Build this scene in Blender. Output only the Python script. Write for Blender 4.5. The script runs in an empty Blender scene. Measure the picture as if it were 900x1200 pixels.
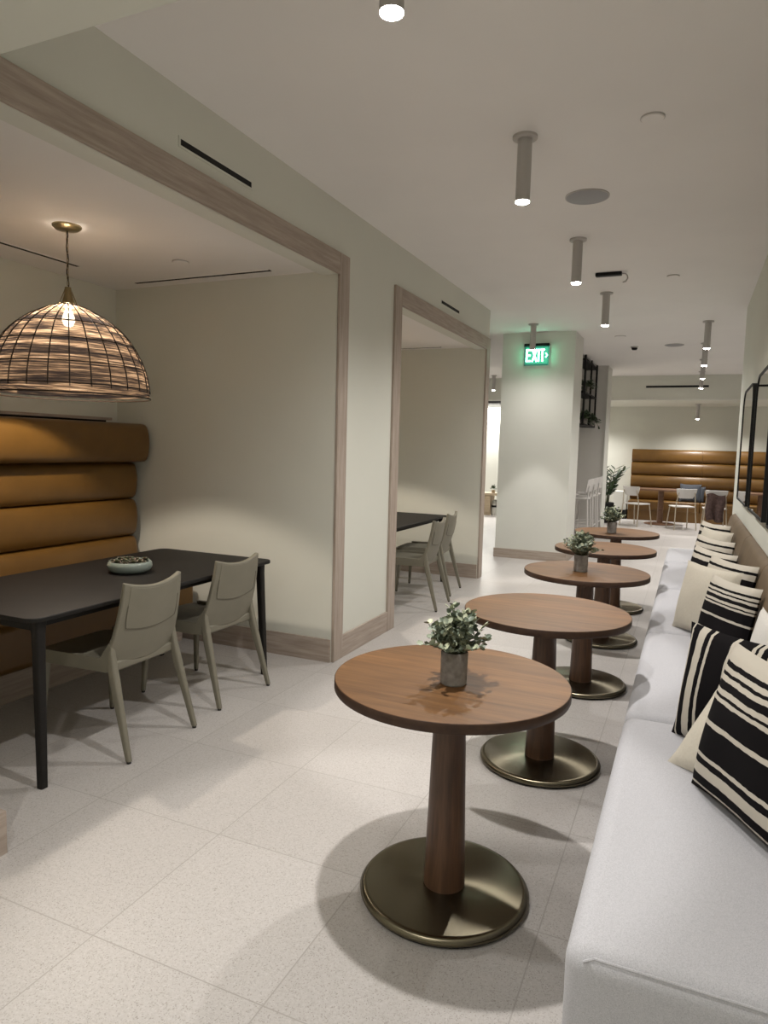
import bpy, bmesh, math, random
from mathutils import Vector, Matrix, Euler
random.seed(7)
PI = math.pi
S = bpy.context.scene
COL = S.collection

# ------------------------------------------------------------------ helpers
def hexc(r, g, b):
    """display colour 0..255 -> linear"""
    def f(c):
        c /= 255.0
        return c / 12.92 if c <= 0.04045 else ((c + 0.055) / 1.055) ** 2.4
    return (f(r), f(g), f(b), 1.0)

def new_mat(name, color=(.5, .5, .5, 1), rough=.5, metal=0.0, spec=None):
    m = bpy.data.materials.new(name)
    m.use_nodes = True
    b = m.node_tree.nodes['Principled BSDF']
    b.inputs['Base Color'].default_value = color
    b.inputs['Roughness'].default_value = rough
    b.inputs['Metallic'].default_value = metal
    if spec is not None:
        b.inputs['Specular IOR Level'].default_value = spec
    return m, m.node_tree, b

def N(nt, typ, **kw):
    n = nt.nodes.new(typ)
    for k, v in kw.items():
        setattr(n, k, v)
    return n

def coords(nt, scale=(1, 1, 1), rot=(0, 0, 0), which='Object'):
    tc = N(nt, 'ShaderNodeTexCoord')
    mp = N(nt, 'ShaderNodeMapping')
    mp.inputs['Scale'].default_value = scale
    mp.inputs['Rotation'].default_value = rot
    nt.links.new(tc.outputs[which], mp.inputs['Vector'])
    return mp.outputs['Vector']

def noise(nt, vec, scale, detail=3, rough=.55):
    n = N(nt, 'ShaderNodeTexNoise')
    n.inputs['Scale'].default_value = scale
    n.inputs['Detail'].default_value = detail
    n.inputs['Roughness'].default_value = rough
    nt.links.new(vec, n.inputs['Vector'])
    return n.outputs['Fac']

def ramp(nt, fac, stops, interp='LINEAR'):
    r = N(nt, 'ShaderNodeValToRGB')
    r.color_ramp.interpolation = interp
    el = r.color_ramp.elements
    while len(el) > 1:
        el.remove(el[-1])
    el[0].position, el[0].color = stops[0]
    for p, c in stops[1:]:
        e = el.new(p)
        e.color = c
    nt.links.new(fac, r.inputs['Fac'])
    return r.outputs['Color']

def bump(nt, b, fac, strength=.2, dist=.01):
    bn = N(nt, 'ShaderNodeBump')
    bn.inputs['Strength'].default_value = strength
    bn.inputs['Distance'].default_value = dist
    nt.links.new(fac, bn.inputs['Height'])
    nt.links.new(bn.outputs['Normal'], b.inputs['Normal'])

def vary(name, c1, c2, scale, rough=.5, metal=0, stretch=(1, 1, 1), bmp=0, bd=.002, spec=None, detail=4):
    m, nt, b = new_mat(name, c1, rough, metal, spec)
    v = coords(nt, stretch)
    f = noise(nt, v, scale, detail)
    nt.links.new(ramp(nt, f, [(.3, c1), (.7, c2)]), b.inputs['Base Color'])
    if bmp:
        bump(nt, b, f, bmp, bd)
    return m

def emis(name, color, strength):
    m, nt, b = new_mat(name, (0, 0, 0, 1), .5)
    b.inputs['Emission Color'].default_value = color
    b.inputs['Emission Strength'].default_value = strength
    return m

def setp(o, label=None, cat=None, group=None, kind=None):
    if label: o['label'] = label
    if cat: o['category'] = cat
    if group: o['group'] = group
    if kind: o['kind'] = kind
    return o

def thing(name, label, cat, loc=(0, 0, 0), rz=0, group=None):
    o = bpy.data.objects.new(name, None)
    o.empty_display_size = .1
    COL.objects.link(o)
    o.location = loc
    o.rotation_euler = (0, 0, rz)
    return setp(o, label, cat, group)

def obj(name, bm, mat, parent=None, bevel=0, seg=3, angle=35, subsurf=0, loc=None):
    me = bpy.data.meshes.new(name)
    bmesh.ops.recalc_face_normals(bm, faces=bm.faces[:])
    bm.to_mesh(me)
    bm.free()
    for p in me.polygons:
        p.use_smooth = True
    me.set_sharp_from_angle(angle=math.radians(angle))
    if mat: me.materials.append(mat)
    o = bpy.data.objects.new(name, me)
    COL.objects.link(o)
    if loc: o.location = loc
    if parent: o.parent = parent
    if bevel:
        md = o.modifiers.new('bevel', 'BEVEL')
        md.width = bevel
        md.segments = seg
        md.limit_method = 'ANGLE'
        md.angle_limit = math.radians(40)
    if subsurf:
        md = o.modifiers.new('sub', 'SUBSURF')
        md.levels = md.render_levels = subsurf
    return o

def struct(name, bm, mat, label, cat, **kw):
    return setp(obj(name, bm, mat, **kw), label, cat, kind='structure')

def copy_tree(o, parent=None):
    c = o.copy()
    COL.objects.link(c)
    if parent: c.parent = parent
    for ch in list(o.children):
        copy_tree(ch, c)
    return c

def B():
    return bmesh.new()

def box(bm, x0, x1, y0, y1, z0, z1):
    vs = [bm.verts.new((x, y, z)) for z in (z0, z1) for x, y in ((x0, y0), (x1, y0), (x1, y1), (x0, y1))]
    for f in ((0, 3, 2, 1), (4, 5, 6, 7), (0, 1, 5, 4), (1, 2, 6, 5), (2, 3, 7, 6), (3, 0, 4, 7)):
        bm.faces.new([vs[i] for i in f])
    return bm

def prism(bm, outline, z0, z1):
    a = [bm.verts.new((x, y, z0)) for x, y in outline]
    b = [bm.verts.new((x, y, z1)) for x, y in outline]
    n = len(a)
    bm.faces.new(a[::-1]); bm.faces.new(b)
    for i in range(n):
        bm.faces.new((a[i], a[(i + 1) % n], b[(i + 1) % n], b[i]))
    return bm

def extrude_profile(bm, prof, y0, y1, axis='y'):
    """prof: list of (x,z) closed; extruded along y"""
    a = [bm.verts.new((x, y0, z)) for x, z in prof]
    b = [bm.verts.new((x, y1, z)) for x, z in prof]
    n = len(a)
    bm.faces.new(a); bm.faces.new(b[::-1])
    for i in range(n):
        bm.faces.new((a[i], b[i], b[(i + 1) % n], a[(i + 1) % n]))
    return bm

def lathe(bm, prof, n=48, c=(0, 0), cap=True):
    rings = []
    for r, z in prof:
        if r < 1e-6:
            rings.append([bm.verts.new((c[0], c[1], z))])
        else:
            rings.append([bm.verts.new((c[0] + r * math.cos(2 * PI * k / n), c[1] + r * math.sin(2 * PI * k / n), z)) for k in range(n)])
    for a, b in zip(rings, rings[1:]):
        for k in range(n):
            k2 = (k + 1) % n
            if len(a) == 1 and len(b) == 1: continue
            if len(a) == 1: bm.faces.new((a[0], b[k2], b[k]))
            elif len(b) == 1: bm.faces.new((a[k], a[k2], b[0]))
            else: bm.faces.new((a[k], a[k2], b[k2], b[k]))
    if cap:
        if len(rings[0]) > 1: bm.faces.new(rings[0][::-1])
        if len(rings[-1]) > 1: bm.faces.new(rings[-1])
    return bm

def tube(bm, pts, r, n=8, closed=False, cap=True):
    pts = [Vector(p) for p in pts]
    m = len(pts)
    rs = r if isinstance(r, (list, tuple)) else [r] * m
    rings = []
    ref = None
    for i, p in enumerate(pts):
        if closed: t = pts[(i + 1) % m] - pts[i - 1]
        else: t = pts[min(i + 1, m - 1)] - pts[max(i - 1, 0)]
        t.normalize()
        if ref is None:
            ref = Vector((0, 0, 1)) if abs(t.z) < .9 else Vector((1, 0, 0))
        u = t.cross(ref)
        if u.length < 1e-5: u = t.cross(Vector((0, 1, .1)))
        u.normalize()
        v = u.cross(t).normalized()
        ref = v
        rings.append([bm.verts.new(p + rs[i] * (math.cos(2 * PI * k / n) * u + math.sin(2 * PI * k / n) * v)) for k in range(n)])
    R = range(m) if closed else range(m - 1)
    for i in R:
        a, b = rings[i], rings[(i + 1) % m]
        for k in range(n):
            bm.faces.new((a[k], a[(k + 1) % n], b[(k + 1) % n], b[k]))
    if not closed and cap:
        bm.faces.new(rings[0][::-1]); bm.faces.new(rings[-1])
    return bm

def rrect(x0, x1, y0, y1, r, n=6):
    out = []
    for cx, cy, a0 in ((x1 - r, y1 - r, 0), (x0 + r, y1 - r, 90), (x0 + r, y0 + r, 180), (x1 - r, y0 + r, 270)):
        for k in range(n + 1):
            a = math.radians(a0 + 90 * k / n)
            out.append((cx + r * math.cos(a), cy + r * math.sin(a)))
    return out

def slab_fn(bm, f, thick, nu, nv):
    """closed slab: front surface f(u,v) and back offset along its normal"""
    e = 1e-3
    F = [[None] * (nv + 1) for _ in range(nu + 1)]
    G = [[None] * (nv + 1) for _ in range(nu + 1)]
    for i in range(nu + 1):
        for j in range(nv + 1):
            u, v = i / nu, j / nv
            p = Vector(f(u, v))
            nrm = (Vector(f(u + e, v)) - Vector(f(u - e, v))).cross(Vector(f(u, v + e)) - Vector(f(u, v - e))).normalized()
            F[i][j] = bm.verts.new(p)
            G[i][j] = bm.verts.new(p - nrm * thick)
    for i in range(nu):
        for j in range(nv):
            bm.faces.new((F[i][j], F[i + 1][j], F[i + 1][j + 1], F[i][j + 1]))
            bm.faces.new((G[i][j], G[i][j + 1], G[i + 1][j + 1], G[i + 1][j]))
    for i in range(nu):
        bm.faces.new((F[i][0], G[i][0], G[i + 1][0], F[i + 1][0]))
        bm.faces.new((F[i][nv], F[i + 1][nv], G[i + 1][nv], G[i][nv]))
    for j in range(nv):
        bm.faces.new((F[0][j], F[0][j + 1], G[0][j + 1], G[0][j]))
        bm.faces.new((F[nu][j], G[nu][j], G[nu][j + 1], F[nu][j + 1]))
    return bm

def leaf_disc(bm, c, d, nrm, ln, wd, fold=.15, n=6):
    """an oval leaf from c along d"""
    d = d.normalized(); s = d.cross(nrm)
    if s.length < 1e-4: s = d.cross(Vector((1, .3, .2)))
    s.normalize(); w = s.cross(d)
    top = []
    for k in range(n):
        a = 2 * PI * k / n
        x = .5 * (1 - math.cos(a)) * ln
        y = .5 * math.sin(a) * wd * (1.0)
        top.append(bm.verts.new(c + d * x + s * y + w * (abs(y) * fold)))
    mid = bm.verts.new(c + d * (.5 * ln) - w * .002)
    for k in range(n):
        bm.faces.new((mid, top[k], top[(k + 1) % n]))

# ------------------------------------------------------------------ materials
def plaster(name, c, rough=.85):
    m, nt, b = new_mat(name, c, rough, 0, .25)
    f = noise(nt, coords(nt), 1.3, 3)
    d = tuple(x * .965 for x in c[:3]) + (1,)
    nt.links.new(ramp(nt, f, [(.35, c), (.7, d)]), b.inputs['Base Color'])
    bump(nt, b, noise(nt, coords(nt), 160, 2), .03, .001)
    return m

M = {}
M['wall'] = plaster('wall_paint', (.668, .672, .605, 1))
M['ceil'] = plaster('ceiling_paint', (.82, .80, .78, 1))
M['pillar'] = plaster('pillar_paint', (.70, .70, .65, 1))
M['greywall'] = plaster('grey_plaster', (.62, .60, .57, 1))

def floor_mat():
    m, nt, b = new_mat('terrazzo_tile', (.6, .57, .53, 1), .42, 0, .35)
    L = nt.links
    tc = N(nt, 'ShaderNodeTexCoord')
    sp = N(nt, 'ShaderNodeSeparateXYZ')
    L.new(tc.outputs['Object'], sp.inputs[0])
    def lines(out, off):
        a = N(nt, 'ShaderNodeMath', operation='ADD'); a.inputs[1].default_value = off
        L.new(out, a.inputs[0])
        w = N(nt, 'ShaderNodeMath', operation='PINGPONG'); w.inputs[1].default_value = .302
        L.new(a.outputs[0], w.inputs[0])
        l = N(nt, 'ShaderNodeMath', operation='LESS_THAN'); l.inputs[1].default_value = .0021
        L.new(w.outputs[0], l.inputs[0])
        fl = N(nt, 'ShaderNodeMath', operation='DIVIDE'); fl.inputs[1].default_value = .604
        L.new(a.outputs[0], fl.inputs[0])
        ff = N(nt, 'ShaderNodeMath', operation='FLOOR'); L.new(fl.outputs[0], ff.inputs[0])
        return l.outputs[0], ff.outputs[0]
    lx, ix = lines(sp.outputs['X'], 1.550 + 604 * .1)
    ly, iy = lines(sp.outputs['Y'], -1.430 + 604 * .1)
    mx = N(nt, 'ShaderNodeMath', operation='MAXIMUM')
    L.new(lx, mx.inputs[0]); L.new(ly, mx.inputs[1])
    # per tile tone
    cb = N(nt, 'ShaderNodeCombineXYZ'); L.new(ix, cb.inputs[0]); L.new(iy, cb.inputs[1])
    wn = N(nt, 'ShaderNodeTexWhiteNoise'); L.new(cb.outputs[0], wn.inputs['Vector'])
    base = ramp(nt, wn.outputs['Value'], [(0, (.45, .43, .415, 1)), (1, (.485, .465, .45, 1))])
    # speckles
    v1 = N(nt, 'ShaderNodeTexVoronoi'); v1.inputs['Scale'].default_value = 330
    L.new(tc.outputs['Object'], v1.inputs['Vector'])
    dark = ramp(nt, v1.outputs['Color'], [(0, (.58, .56, .54, 1)), (.16, (.75, .73, .71, 1)), (.28, (.97, .97, .97, 1)), (.78, (1, 1, 1, 1)), (.86, (1.09, 1.09, 1.09, 1))])
    v2 = noise(nt, tc.outputs['Object'], 90, 3)
    tint = ramp(nt, v2, [(.35, (.95, .94, .93, 1)), (.65, (1.03, 1.03, 1.03, 1))])
    def mul(a, c):
        x = N(nt, 'ShaderNodeMix', data_type='RGBA', blend_type='MULTIPLY'); x.inputs[0].default_value = 1
        L.new(a, x.inputs[6]); L.new(c, x.inputs[7]); return x.outputs[2]
    colr = mul(mul(base, dark), tint)
    g = N(nt, 'ShaderNodeMix', data_type='RGBA'); L.new(mx.outputs[0], g.inputs[0])
    L.new(colr, g.inputs[6]); g.inputs[7].default_value = (.34, .32, .30, 1)
    L.new(g.outputs[2], b.inputs['Base Color'])
    iv = N(nt, 'ShaderNodeMath', operation='SUBTRACT'); iv.inputs[0].default_value = 1; L.new(mx.outputs[0], iv.inputs[1])
    bump(nt, b, iv.outputs[0], .3, .001)
    return m
M['floor'] = floor_mat()

def wood(name, cs, stretch, scale=9, rough=.45, bmp=.06, spec=.5, planks=None):
    """cs: three colours dark..light; stretch in object space (small = along the grain)"""
    m, nt, b = new_mat(name, cs[1], rough, 0, spec)
    v = coords(nt, stretch)
    f = noise(nt, v, scale, 7, .62)
    c = ramp(nt, f, [(.28, cs[0]), (.5, cs[1]), (.72, cs[2])])
    if planks:
        tc = N(nt, 'ShaderNodeTexCoord'); sp = N(nt, 'ShaderNodeSeparateXYZ')
        nt.links.new(tc.outputs['Object'], sp.inputs[0])
        d = N(nt, 'ShaderNodeMath', operation='DIVIDE'); d.inputs[1].default_value = planks
        nt.links.new(sp.outputs['Y'], d.inputs[0])
        fl = N(nt, 'ShaderNodeMath', operation='FLOOR'); nt.links.new(d.outputs[0], fl.inputs[0])
        wn = N(nt, 'ShaderNodeTexWhiteNoise', noise_dimensions='1D'); nt.links.new(fl.outputs[0], wn.inputs['W'])
        t = ramp(nt, wn.outputs['Value'], [(0, (.78, .78, .78, 1)), (1, (1.16, 1.15, 1.12, 1))])
        x = N(nt, 'ShaderNodeMix', data_type='RGBA', blend_type='MULTIPLY'); x.inputs[0].default_value = 1
        nt.links.new(c, x.inputs[6]); nt.links.new(t, x.inputs[7]); c = x.outputs[2]
    nt.links.new(c, b.inputs['Base Color'])
    if bmp: bump(nt, b, f, bmp, .002)
    return m

tw = [(.30, .245, .20, 1), (.385, .32, .27, 1), (.47, .40, .345, 1)]
M['trim_z'] = wood('taupe_oak_upright', tw, (9, 9, .6), 6, .55, .05, .3)
M['trim_y'] = wood('taupe_oak_along', tw, (9, .6, 9), 6, .55, .05, .3)
M['trim_x'] = wood('taupe_oak_across', tw, (.6, 9, 9), 6, .55, .05, .3)
M['walnut_top'] = wood('walnut_table_top', [(.092, .040, .011, 1), (.150, .069, .021, 1), (.205, .098, .032, 1)], (.7, 11, 11), 5, .5, .04, .5, planks=.155)
M['walnut_post'] = wood('walnut_post', [(.045, .021, .011, 1), (.085, .042, .022, 1), (.13, .066, .035, 1)], (11, 11, .7), 5, .4, .03, .5)
M['walnut_edge'] = vary('dark_walnut_edge', (.034, .016, .009, 1), (.052, .026, .014, 1), 30, .5, spec=.35)
M['dark_table'] = vary('black_stained_oak', (.007, .006, .005, 1), (.012, .010, .009, 1), 30, .55, stretch=(8, .5, 8), spec=.28)
M['leather'] = vary('cognac_leather', (.120, .058, .0105, 1), (.150, .074, .0145, 1), 5, .38, bmp=.08, bd=.002)
M['tan_leather'] = vary('taupe_leather', (.135, .095, .056, 1), (.17, .122, .075, 1), 4, .62, bmp=.06, spec=.25)
M['chair'] = vary('stone_saddle_leather', (.17, .158, .119, 1), (.195, .18, .137, 1), 6, .55, bmp=.03)
M['chair_seam'] = new_mat('chair_stitching', (.10, .09, .066, 1), .7)[0]
M['black'] = vary('black_metal', (.006, .006, .006, 1), (.010, .010, .010, 1), 20, .55, spec=.25)
M['rubber'] = new_mat('dark_foot', (.02, .018, .016, 1), .6)[0]
M['white_metal'] = new_mat('white_powder_coat', (.62, .60, .58, 1), .45)[0]
M['lamp_metal'] = new_mat('lamp_housing', (.45, .43, .41, 1), .45)[0]
M['grille'] = vary('speaker_grille', (.30, .30, .31, 1), (.36, .36, .37, 1), 400, .6)
M['slot'] = new_mat('slot_black', (.004, .004, .004, 1), .8)[0]
M['lens'] = emis('lamp_lens', (1, .95, .87, 1), 45)
M['concrete'] = vary('concrete_pot', (.15, .135, .12, 1), (.25, .23, .21, 1), 45, .9, bmp=.35, bd=.003)
M['celadon'] = vary('celadon_glaze', (.20, .24, .215, 1), (.24, .28, .25, 1), 12, .3)
M['soil'] = vary('soil', (.02, .014, .01, 1), (.04, .03, .02, 1), 60, .9)
M['mirror'] = new_mat('mirror_glass', (.86, .87, .86, 1), .015, 1.0)[0]
M['brass'] = new_mat('aged_brass', (.33, .27, .15, 1), .32, .9)[0]
M['wire'] = new_mat('dark_wire', (.03, .018, .01, 1), .5, .3)[0]
M['cord'] = new_mat('dark_cord', (.02, .016, .012, 1), .6)[0]
M['blue_fabric'] = vary('slate_blue_fabric', (.028, .032, .040, 1), (.045, .05, .06, 1), 80, .9)
M['brown_cloth'] = vary('dark_brown_cloth', (.035, .018, .016, 1), (.10, .06, .05, 1), 25, .9)
M['oak'] = wood('pale_oak', [(.40, .31, .20, 1), (.50, .40, .27, 1), (.58, .47, .33, 1)], (.8, 9, 9), 5, .5, .03)
M['brown_wood'] = wood('brown_table_wood', [(.10, .05, .026, 1), (.15, .075, .04, 1), (.19, .10, .055, 1)], (.8, 9, 9), 5, .5, .02)
M['stone'] = vary('pale_stone', (.5, .48, .45, 1), (.6, .58, .55, 1), 6, .4)
M['dark_panel'] = new_mat('dark_grey_panel', (.10, .10, .105, 1), .6)[0]

def bronze():
    m, nt, b = new_mat('brushed_bronze', (.17, .15, .105, 1), .27, 1.0)
    tg = N(nt, 'ShaderNodeTangent', direction_type='RADIAL', axis='Z')
    nt.links.new(tg.outputs[0], b.inputs['Tangent'])
    b.inputs['Anisotropic'].default_value = .85
    return m
M['bronze'] = bronze()

def tweed(name, c1, c2, sc=420):
    m, nt, b = new_mat(name, c1, .95, 0, .15)
    v = N(nt, 'ShaderNodeTexVoronoi'); v.inputs['Scale'].default_value = sc
    nt.links.new(coords(nt, (1, 1, 1)), v.inputs['Vector'])
    nt.links.new(ramp(nt, v.outputs['Color'], [(.1, c2), (.55, c1), (.95, tuple(x * 1.1 for x in c1[:3]) + (1,))]), b.inputs['Base Color'])
    bump(nt, b, v.outputs['Distance'], .25, .002)
    b.inputs['Sheen Weight'].default_value = .15
    return m
M['tweed'] = tweed('pale_grey_tweed', (.47, .47, .495, 1), (.38, .38, .405, 1), 700)

CRE = (.56, .52, .45, 1); BLK = (.009, .008, .009, 1)
def stripes(name, seq, horizontal=True):
    """seq: (end fraction from the top, is_black)"""
    m, nt, b = new_mat(name, CRE, .95, 0, .1)
    uv = N(nt, 'ShaderNodeTexCoord')
    sp = N(nt, 'ShaderNodeSeparateXYZ'); nt.links.new(uv.outputs['UV'], sp.inputs[0])
    w = noise(nt, uv.outputs['UV'], 9, 3)
    s = N(nt, 'ShaderNodeMath', operation='MULTIPLY_ADD'); s.inputs[1].default_value = .022; 
    nt.links.new(w, s.inputs[0])
    if horizontal:
        inv = N(nt, 'ShaderNodeMath', operation='SUBTRACT'); inv.inputs[0].default_value = .989
        nt.links.new(sp.outputs['Y'], inv.inputs[1]); src = inv.outputs[0]
    else:
        inv = N(nt, 'ShaderNodeMath', operation='SUBTRACT'); inv.inputs[0].default_value = .989
        nt.links.new(sp.outputs['X'], inv.inputs[1]); src = inv.outputs[0]
    nt.links.new(src, s.inputs[2])
    stops = []; p = 0
    for e, k in seq:
        stops.append((p, BLK if k else CRE)); p = e
    # a colour ramp holds 32 stops
    c = ramp(nt, s.outputs[0], stops, 'CONSTANT')
    nt.links.new(c, b.inputs['Base Color'])
    f = N(nt, 'ShaderNodeTexWave'); f.inputs['Scale'].default_value = 60; f.inputs['Distortion'].default_value = 3
    nt.links.new(uv.outputs['UV'], f.inputs['Vector'])
    bump(nt, b, f.outputs['Fac'], .25, .002)
    return m
SEQ_A = [(.11, 0), (.145, 1), (.18, 0), (.205, 1), (.24, 0), (.29, 1), (.325, 0), (.345, 1), (.375, 0), (.51, 1), (.54, 0), (.73, 1),
         (.755, 0), (.80, 1), (.875, 0), (.94, 1), (.955, 0), (1.01, 1)]
SEQ_B = [(.085, 0), (.125, 1), (.20, 0), (.285, 1), (.37, 0), (.44, 1), (.52, 0), (.70, 1), (.80, 0), (.88, 1), (1.01, 0)]
M['stripe'] = stripes('black_cream_stripes', SEQ_A)
M['stripe_up'] = stripes('black_cream_upright_stripes', SEQ_A, False)
M['stripe_wide'] = stripes('wide_black_cream_stripes', SEQ_B)
M['cream'] = vary('cream_linen', (.54, .50, .42, 1), (.59, .55, .465, 1), 120, .95, bmp=.15)
M['white_linen'] = vary('white_linen', (.66, .64, .60, 1), (.70, .68, .64, 1), 120, .95)

def foliage(name, a, b_, c):
    m, nt, b = new_mat(name, a, .5)
    g = N(nt, 'ShaderNodeNewGeometry')
    col = ramp(nt, g.outputs['Random Per Island'], [(0, a), (.5, b_), (1, c)])
    nt.links.new(col, b.inputs['Base Color'])
    b.inputs['Subsurface Weight'].default_value = 0
    return m
M['euca'] = foliage('eucalyptus_leaves', (.085, .11, .08, 1), (.20, .24, .18, 1), (.45, .47, .32, 1))
M['leaf'] = foliage('dark_leaves', (.02, .045, .02, 1), (.045, .08, .035, 1), (.09, .13, .06, 1))
M['succ'] = foliage('succulent_leaves', (.07, .10, .05, 1), (.12, .13, .08, 1), (.26, .16, .13, 1))
M['stem'] = new_mat('plant_stem', (.06, .07, .03, 1), .7)[0]

def weave():
    m, nt, b = new_mat('woven_bark_strips', (.2, .13, .08, 1), .8)
    L = nt.links
    tc = N(nt, 'ShaderNodeTexCoord')
    # cylinder coordinates: u = angle * r, z
    sp = N(nt, 'ShaderNodeSeparateXYZ'); L.new(tc.outputs['Object'], sp.inputs[0])
    at = N(nt, 'ShaderNodeMath', operation='ARCTAN2'); L.new(sp.outputs['Y'], at.inputs[0]); L.new(sp.outputs['X'], at.inputs[1])
    cb = N(nt, 'ShaderNodeCombineXYZ'); L.new(at.outputs[0], cb.inputs[0]); L.new(sp.outputs['Z'], cb.inputs[2])
    def nz(sx, sz, scale, det):
        mp = N(nt, 'ShaderNodeMapping'); mp.inputs['Scale'].default_value = (sx, 1, sz); L.new(cb.outputs[0], mp.inputs[0])
        return noise(nt, mp.outputs[0], scale, det, .6)
    band = nz(.25, 26, 1.0, 2)
    fine = nz(2.2, 150, 1.0, 4)
    ad = N(nt, 'ShaderNodeMath', operation='MULTIPLY_ADD'); ad.inputs[1].default_value = .75
    L.new(fine, ad.inputs[0])
    m2 = N(nt, 'ShaderNodeMath', operation='MULTIPLY'); m2.inputs[1].default_value = .75; L.new(band, m2.inputs[0]); L.new(m2.outputs[0], ad.inputs[2])
    colr = ramp(nt, ad.outputs[0], [(.62, (.010, .009, .010, 1)), (.71, (.028, .021, .018, 1)), (.78, (.10, .068, .045, 1)), (.86, (.30, .21, .14, 1)), (.93, (.5, .4, .3, 1))])
    tl = N(nt, 'ShaderNodeBsdfTranslucent'); L.new(colr, tl.inputs[0])
    df = N(nt, 'ShaderNodeBsdfDiffuse'); L.new(colr, df.inputs[0])
    mix = N(nt, 'ShaderNodeMixShader'); mix.inputs[0].default_value = .45
    L.new(df.outputs[0], mix.inputs[1]); L.new(tl.outputs[0], mix.inputs[2])
    tr = N(nt, 'ShaderNodeBsdfTransparent')
    hole = ramp(nt, fine, [(.60, (.02, .02, .02, 1)), (.66, (.30, .30, .30, 1))])
    mx = N(nt, 'ShaderNodeMixShader'); L.new(hole, mx.inputs[0]); L.new(mix.outputs[0], mx.inputs[1]); L.new(tr.outputs[0], mx.inputs[2])
    L.new(mx.outputs[0], nt.nodes['Material Output'].inputs['Surface'])
    return m
M['weave'] = weave()
M['bulb'] = emis('warm_bulb', (1, .82, .58, 1), 60)

# ------------------------------------------------------------------ dimensions (metres)
XL, XR = -2.17, .445          # corridor walls
ZC = 3.04                     # corridor ceiling
ZA = 2.615                    # alcove ceiling
XB = -4.08                    # alcove back wall
A1 = (1.575, 4.075)            # first opening
A2 = (5.13, 7.60)             # second opening
ZH = 2.59                     # opening head

# ------------------------------------------------------------------ the room
struct('floor', box(B(), -9, 4.2, -3, 17.2, -.1, 0), M['floor'], 'pale speckled terrazzo floor of large square tiles', 'floor')

bm = B()
box(bm, XB - .12, XL, -3, A1[0], 0, ZC + .1)
box(bm, XB - .12, XL, A1[1], A2[0], 0, ZC + .1)
box(bm, XB - .12, XL, A2[1], 7.74, 0, ZC + .1)
box(bm, XL - .12, XL, A1[0], A1[1], ZH, ZC + .1)
box(bm, XL - .12, XL, A2[0], A2[1], ZH, ZC + .1)
struct('wall_left', bm, M['wall'], 'cream left wall with two wide alcove openings', 'wall')
bm = B()
box(bm, XB - .12, XB, A1[0], A1[1], 0, ZC + .1)
box(bm, XB - .12, XB, A2[0], A2[1], 0, ZC + .1)
struct('wall_alcove_back', bm, M['wall'], 'cream back walls of the two alcoves', 'wall')
bm = B()
box(bm, XB, XL - .12, A1[0], A1[1], ZA, ZA + .08)
box(bm, XB, XL - .12, A2[0], A2[1], ZA, ZA + .08)
struct('ceiling_alcove', bm, M['ceil'], 'lower white ceilings inside the alcoves', 'ceiling')
struct('wall_right', box(B(), XR, XR + .15, -3, 8.36, 0, ZC + .1), M['wall'], 'cream right wall behind the mirrors', 'wall')
struct('wall_front', box(B(), XL, XR, -3.15, -3, 0, ZC + .1), M['wall'], 'cream wall closing the near end', 'wall')
struct('wall_back', box(B(), -9.1, 4.2, 17.05, 17.2, 0, ZC + .1), M['wall'], 'cream back wall above the brown channelled banquette', 'wall')
bm = B()
box(bm, -9.1, -9, 7.7, 17.2, 0, ZC + .1)
box(bm, -9, XB - .12, 7.62, 7.74, 0, ZC + .1)
struct('wall_far_left', bm, M['wall'], 'cream wall of the far room at left', 'wall')
bm = B()
box(bm, 4.1, 4.2, 8.2, 17.2, 0, ZC + .1)
box(bm, XR + .15, 4.2, 8.2, 8.36, 0, ZC + .1)
struct('wall_far_right', bm, M['wall'], 'cream wall of the far room at right', 'wall')
struct('ceiling', box(B(), -9.1, 4.2, -3, 17.2, ZC, ZC + .12), M['ceil'], 'white corridor ceiling', 'ceiling')
struct('ceiling_soffit', box(B(), XL, XR, -3, 1.488, 2.60, ZC), M['wall'], 'lowered pale ceiling soffit at the near left corner', 'ceiling')
struct('wall_bulkhead', box(B(), -9, 4.1, 15.0, 17.05, 2.55, ZC), M['wall'], 'cream bulkhead across the far end holding a black vent', 'bulkhead')
struct('trim_5', box(B(), -9, 4.1, 14.985, 15.0, 2.55, 2.58), M['pillar'], 'white edge strip under the far bulkhead', 'trim')
struct('wall_pillar', box(B(), -2.42, -1.46, 9.32, 10.0, 0, ZC), M['pillar'], 'square white pillar in the middle distance', 'pillar')
struct('wall_bar', box(B(), -2.9, -1.47, 13.18, 13.75, 0, ZC), M['greywall'], 'grey wall block behind the white stools', 'wall')
struct('trim_6', box(B(), -1.47, -1.455, 13.16, 13.77, 0, ZC), M['pillar'], 'white end panel of the grey wall block', 'trim')

def frame(n, y0, y1, label):
    w, t = .135, .018
    bm = B()
    box(bm, XL - .004, XL + t, y0 - w, y0, 0, ZH + w)
    box(bm, XL - .004, XL + t, y1, y1 + w, 0, ZH + w)
    struct('trim_%d' % n, bm, M['trim_z'], label + ', upright boards', 'trim', bevel=.002, seg=1)
    bm = B()
    box(bm, XL - .004, XL + t, y0, y1, ZH, ZH + w)
    struct('trim_%d' % (n + 1), bm, M['trim_y'], label + ', head board', 'trim', bevel=.002, seg=1)
frame(1, *A1, 'taupe oak frame around the near alcove')
frame(3, *A2, 'taupe oak frame around the far alcove')
bm = B()
box(bm, XL - .004, XL + .015, A1[1] + .135, A2[0] - .135, 0, .158)
box(bm, XL - .03, XL + .022, .4, A1[0] + .030, 0, .158)
struct('baseboard_left', bm, M['trim_y'], 'taupe oak baseboard along the left wall', 'baseboard')
bm = B()
for a in (A1, A2):
    box(bm, XB, XL - .006, a[1] - .015, a[1] + .004, 0, .158)
    box(bm, XB, XL - .006, a[0] - .004, a[0] + .015, 0, .158)
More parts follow.
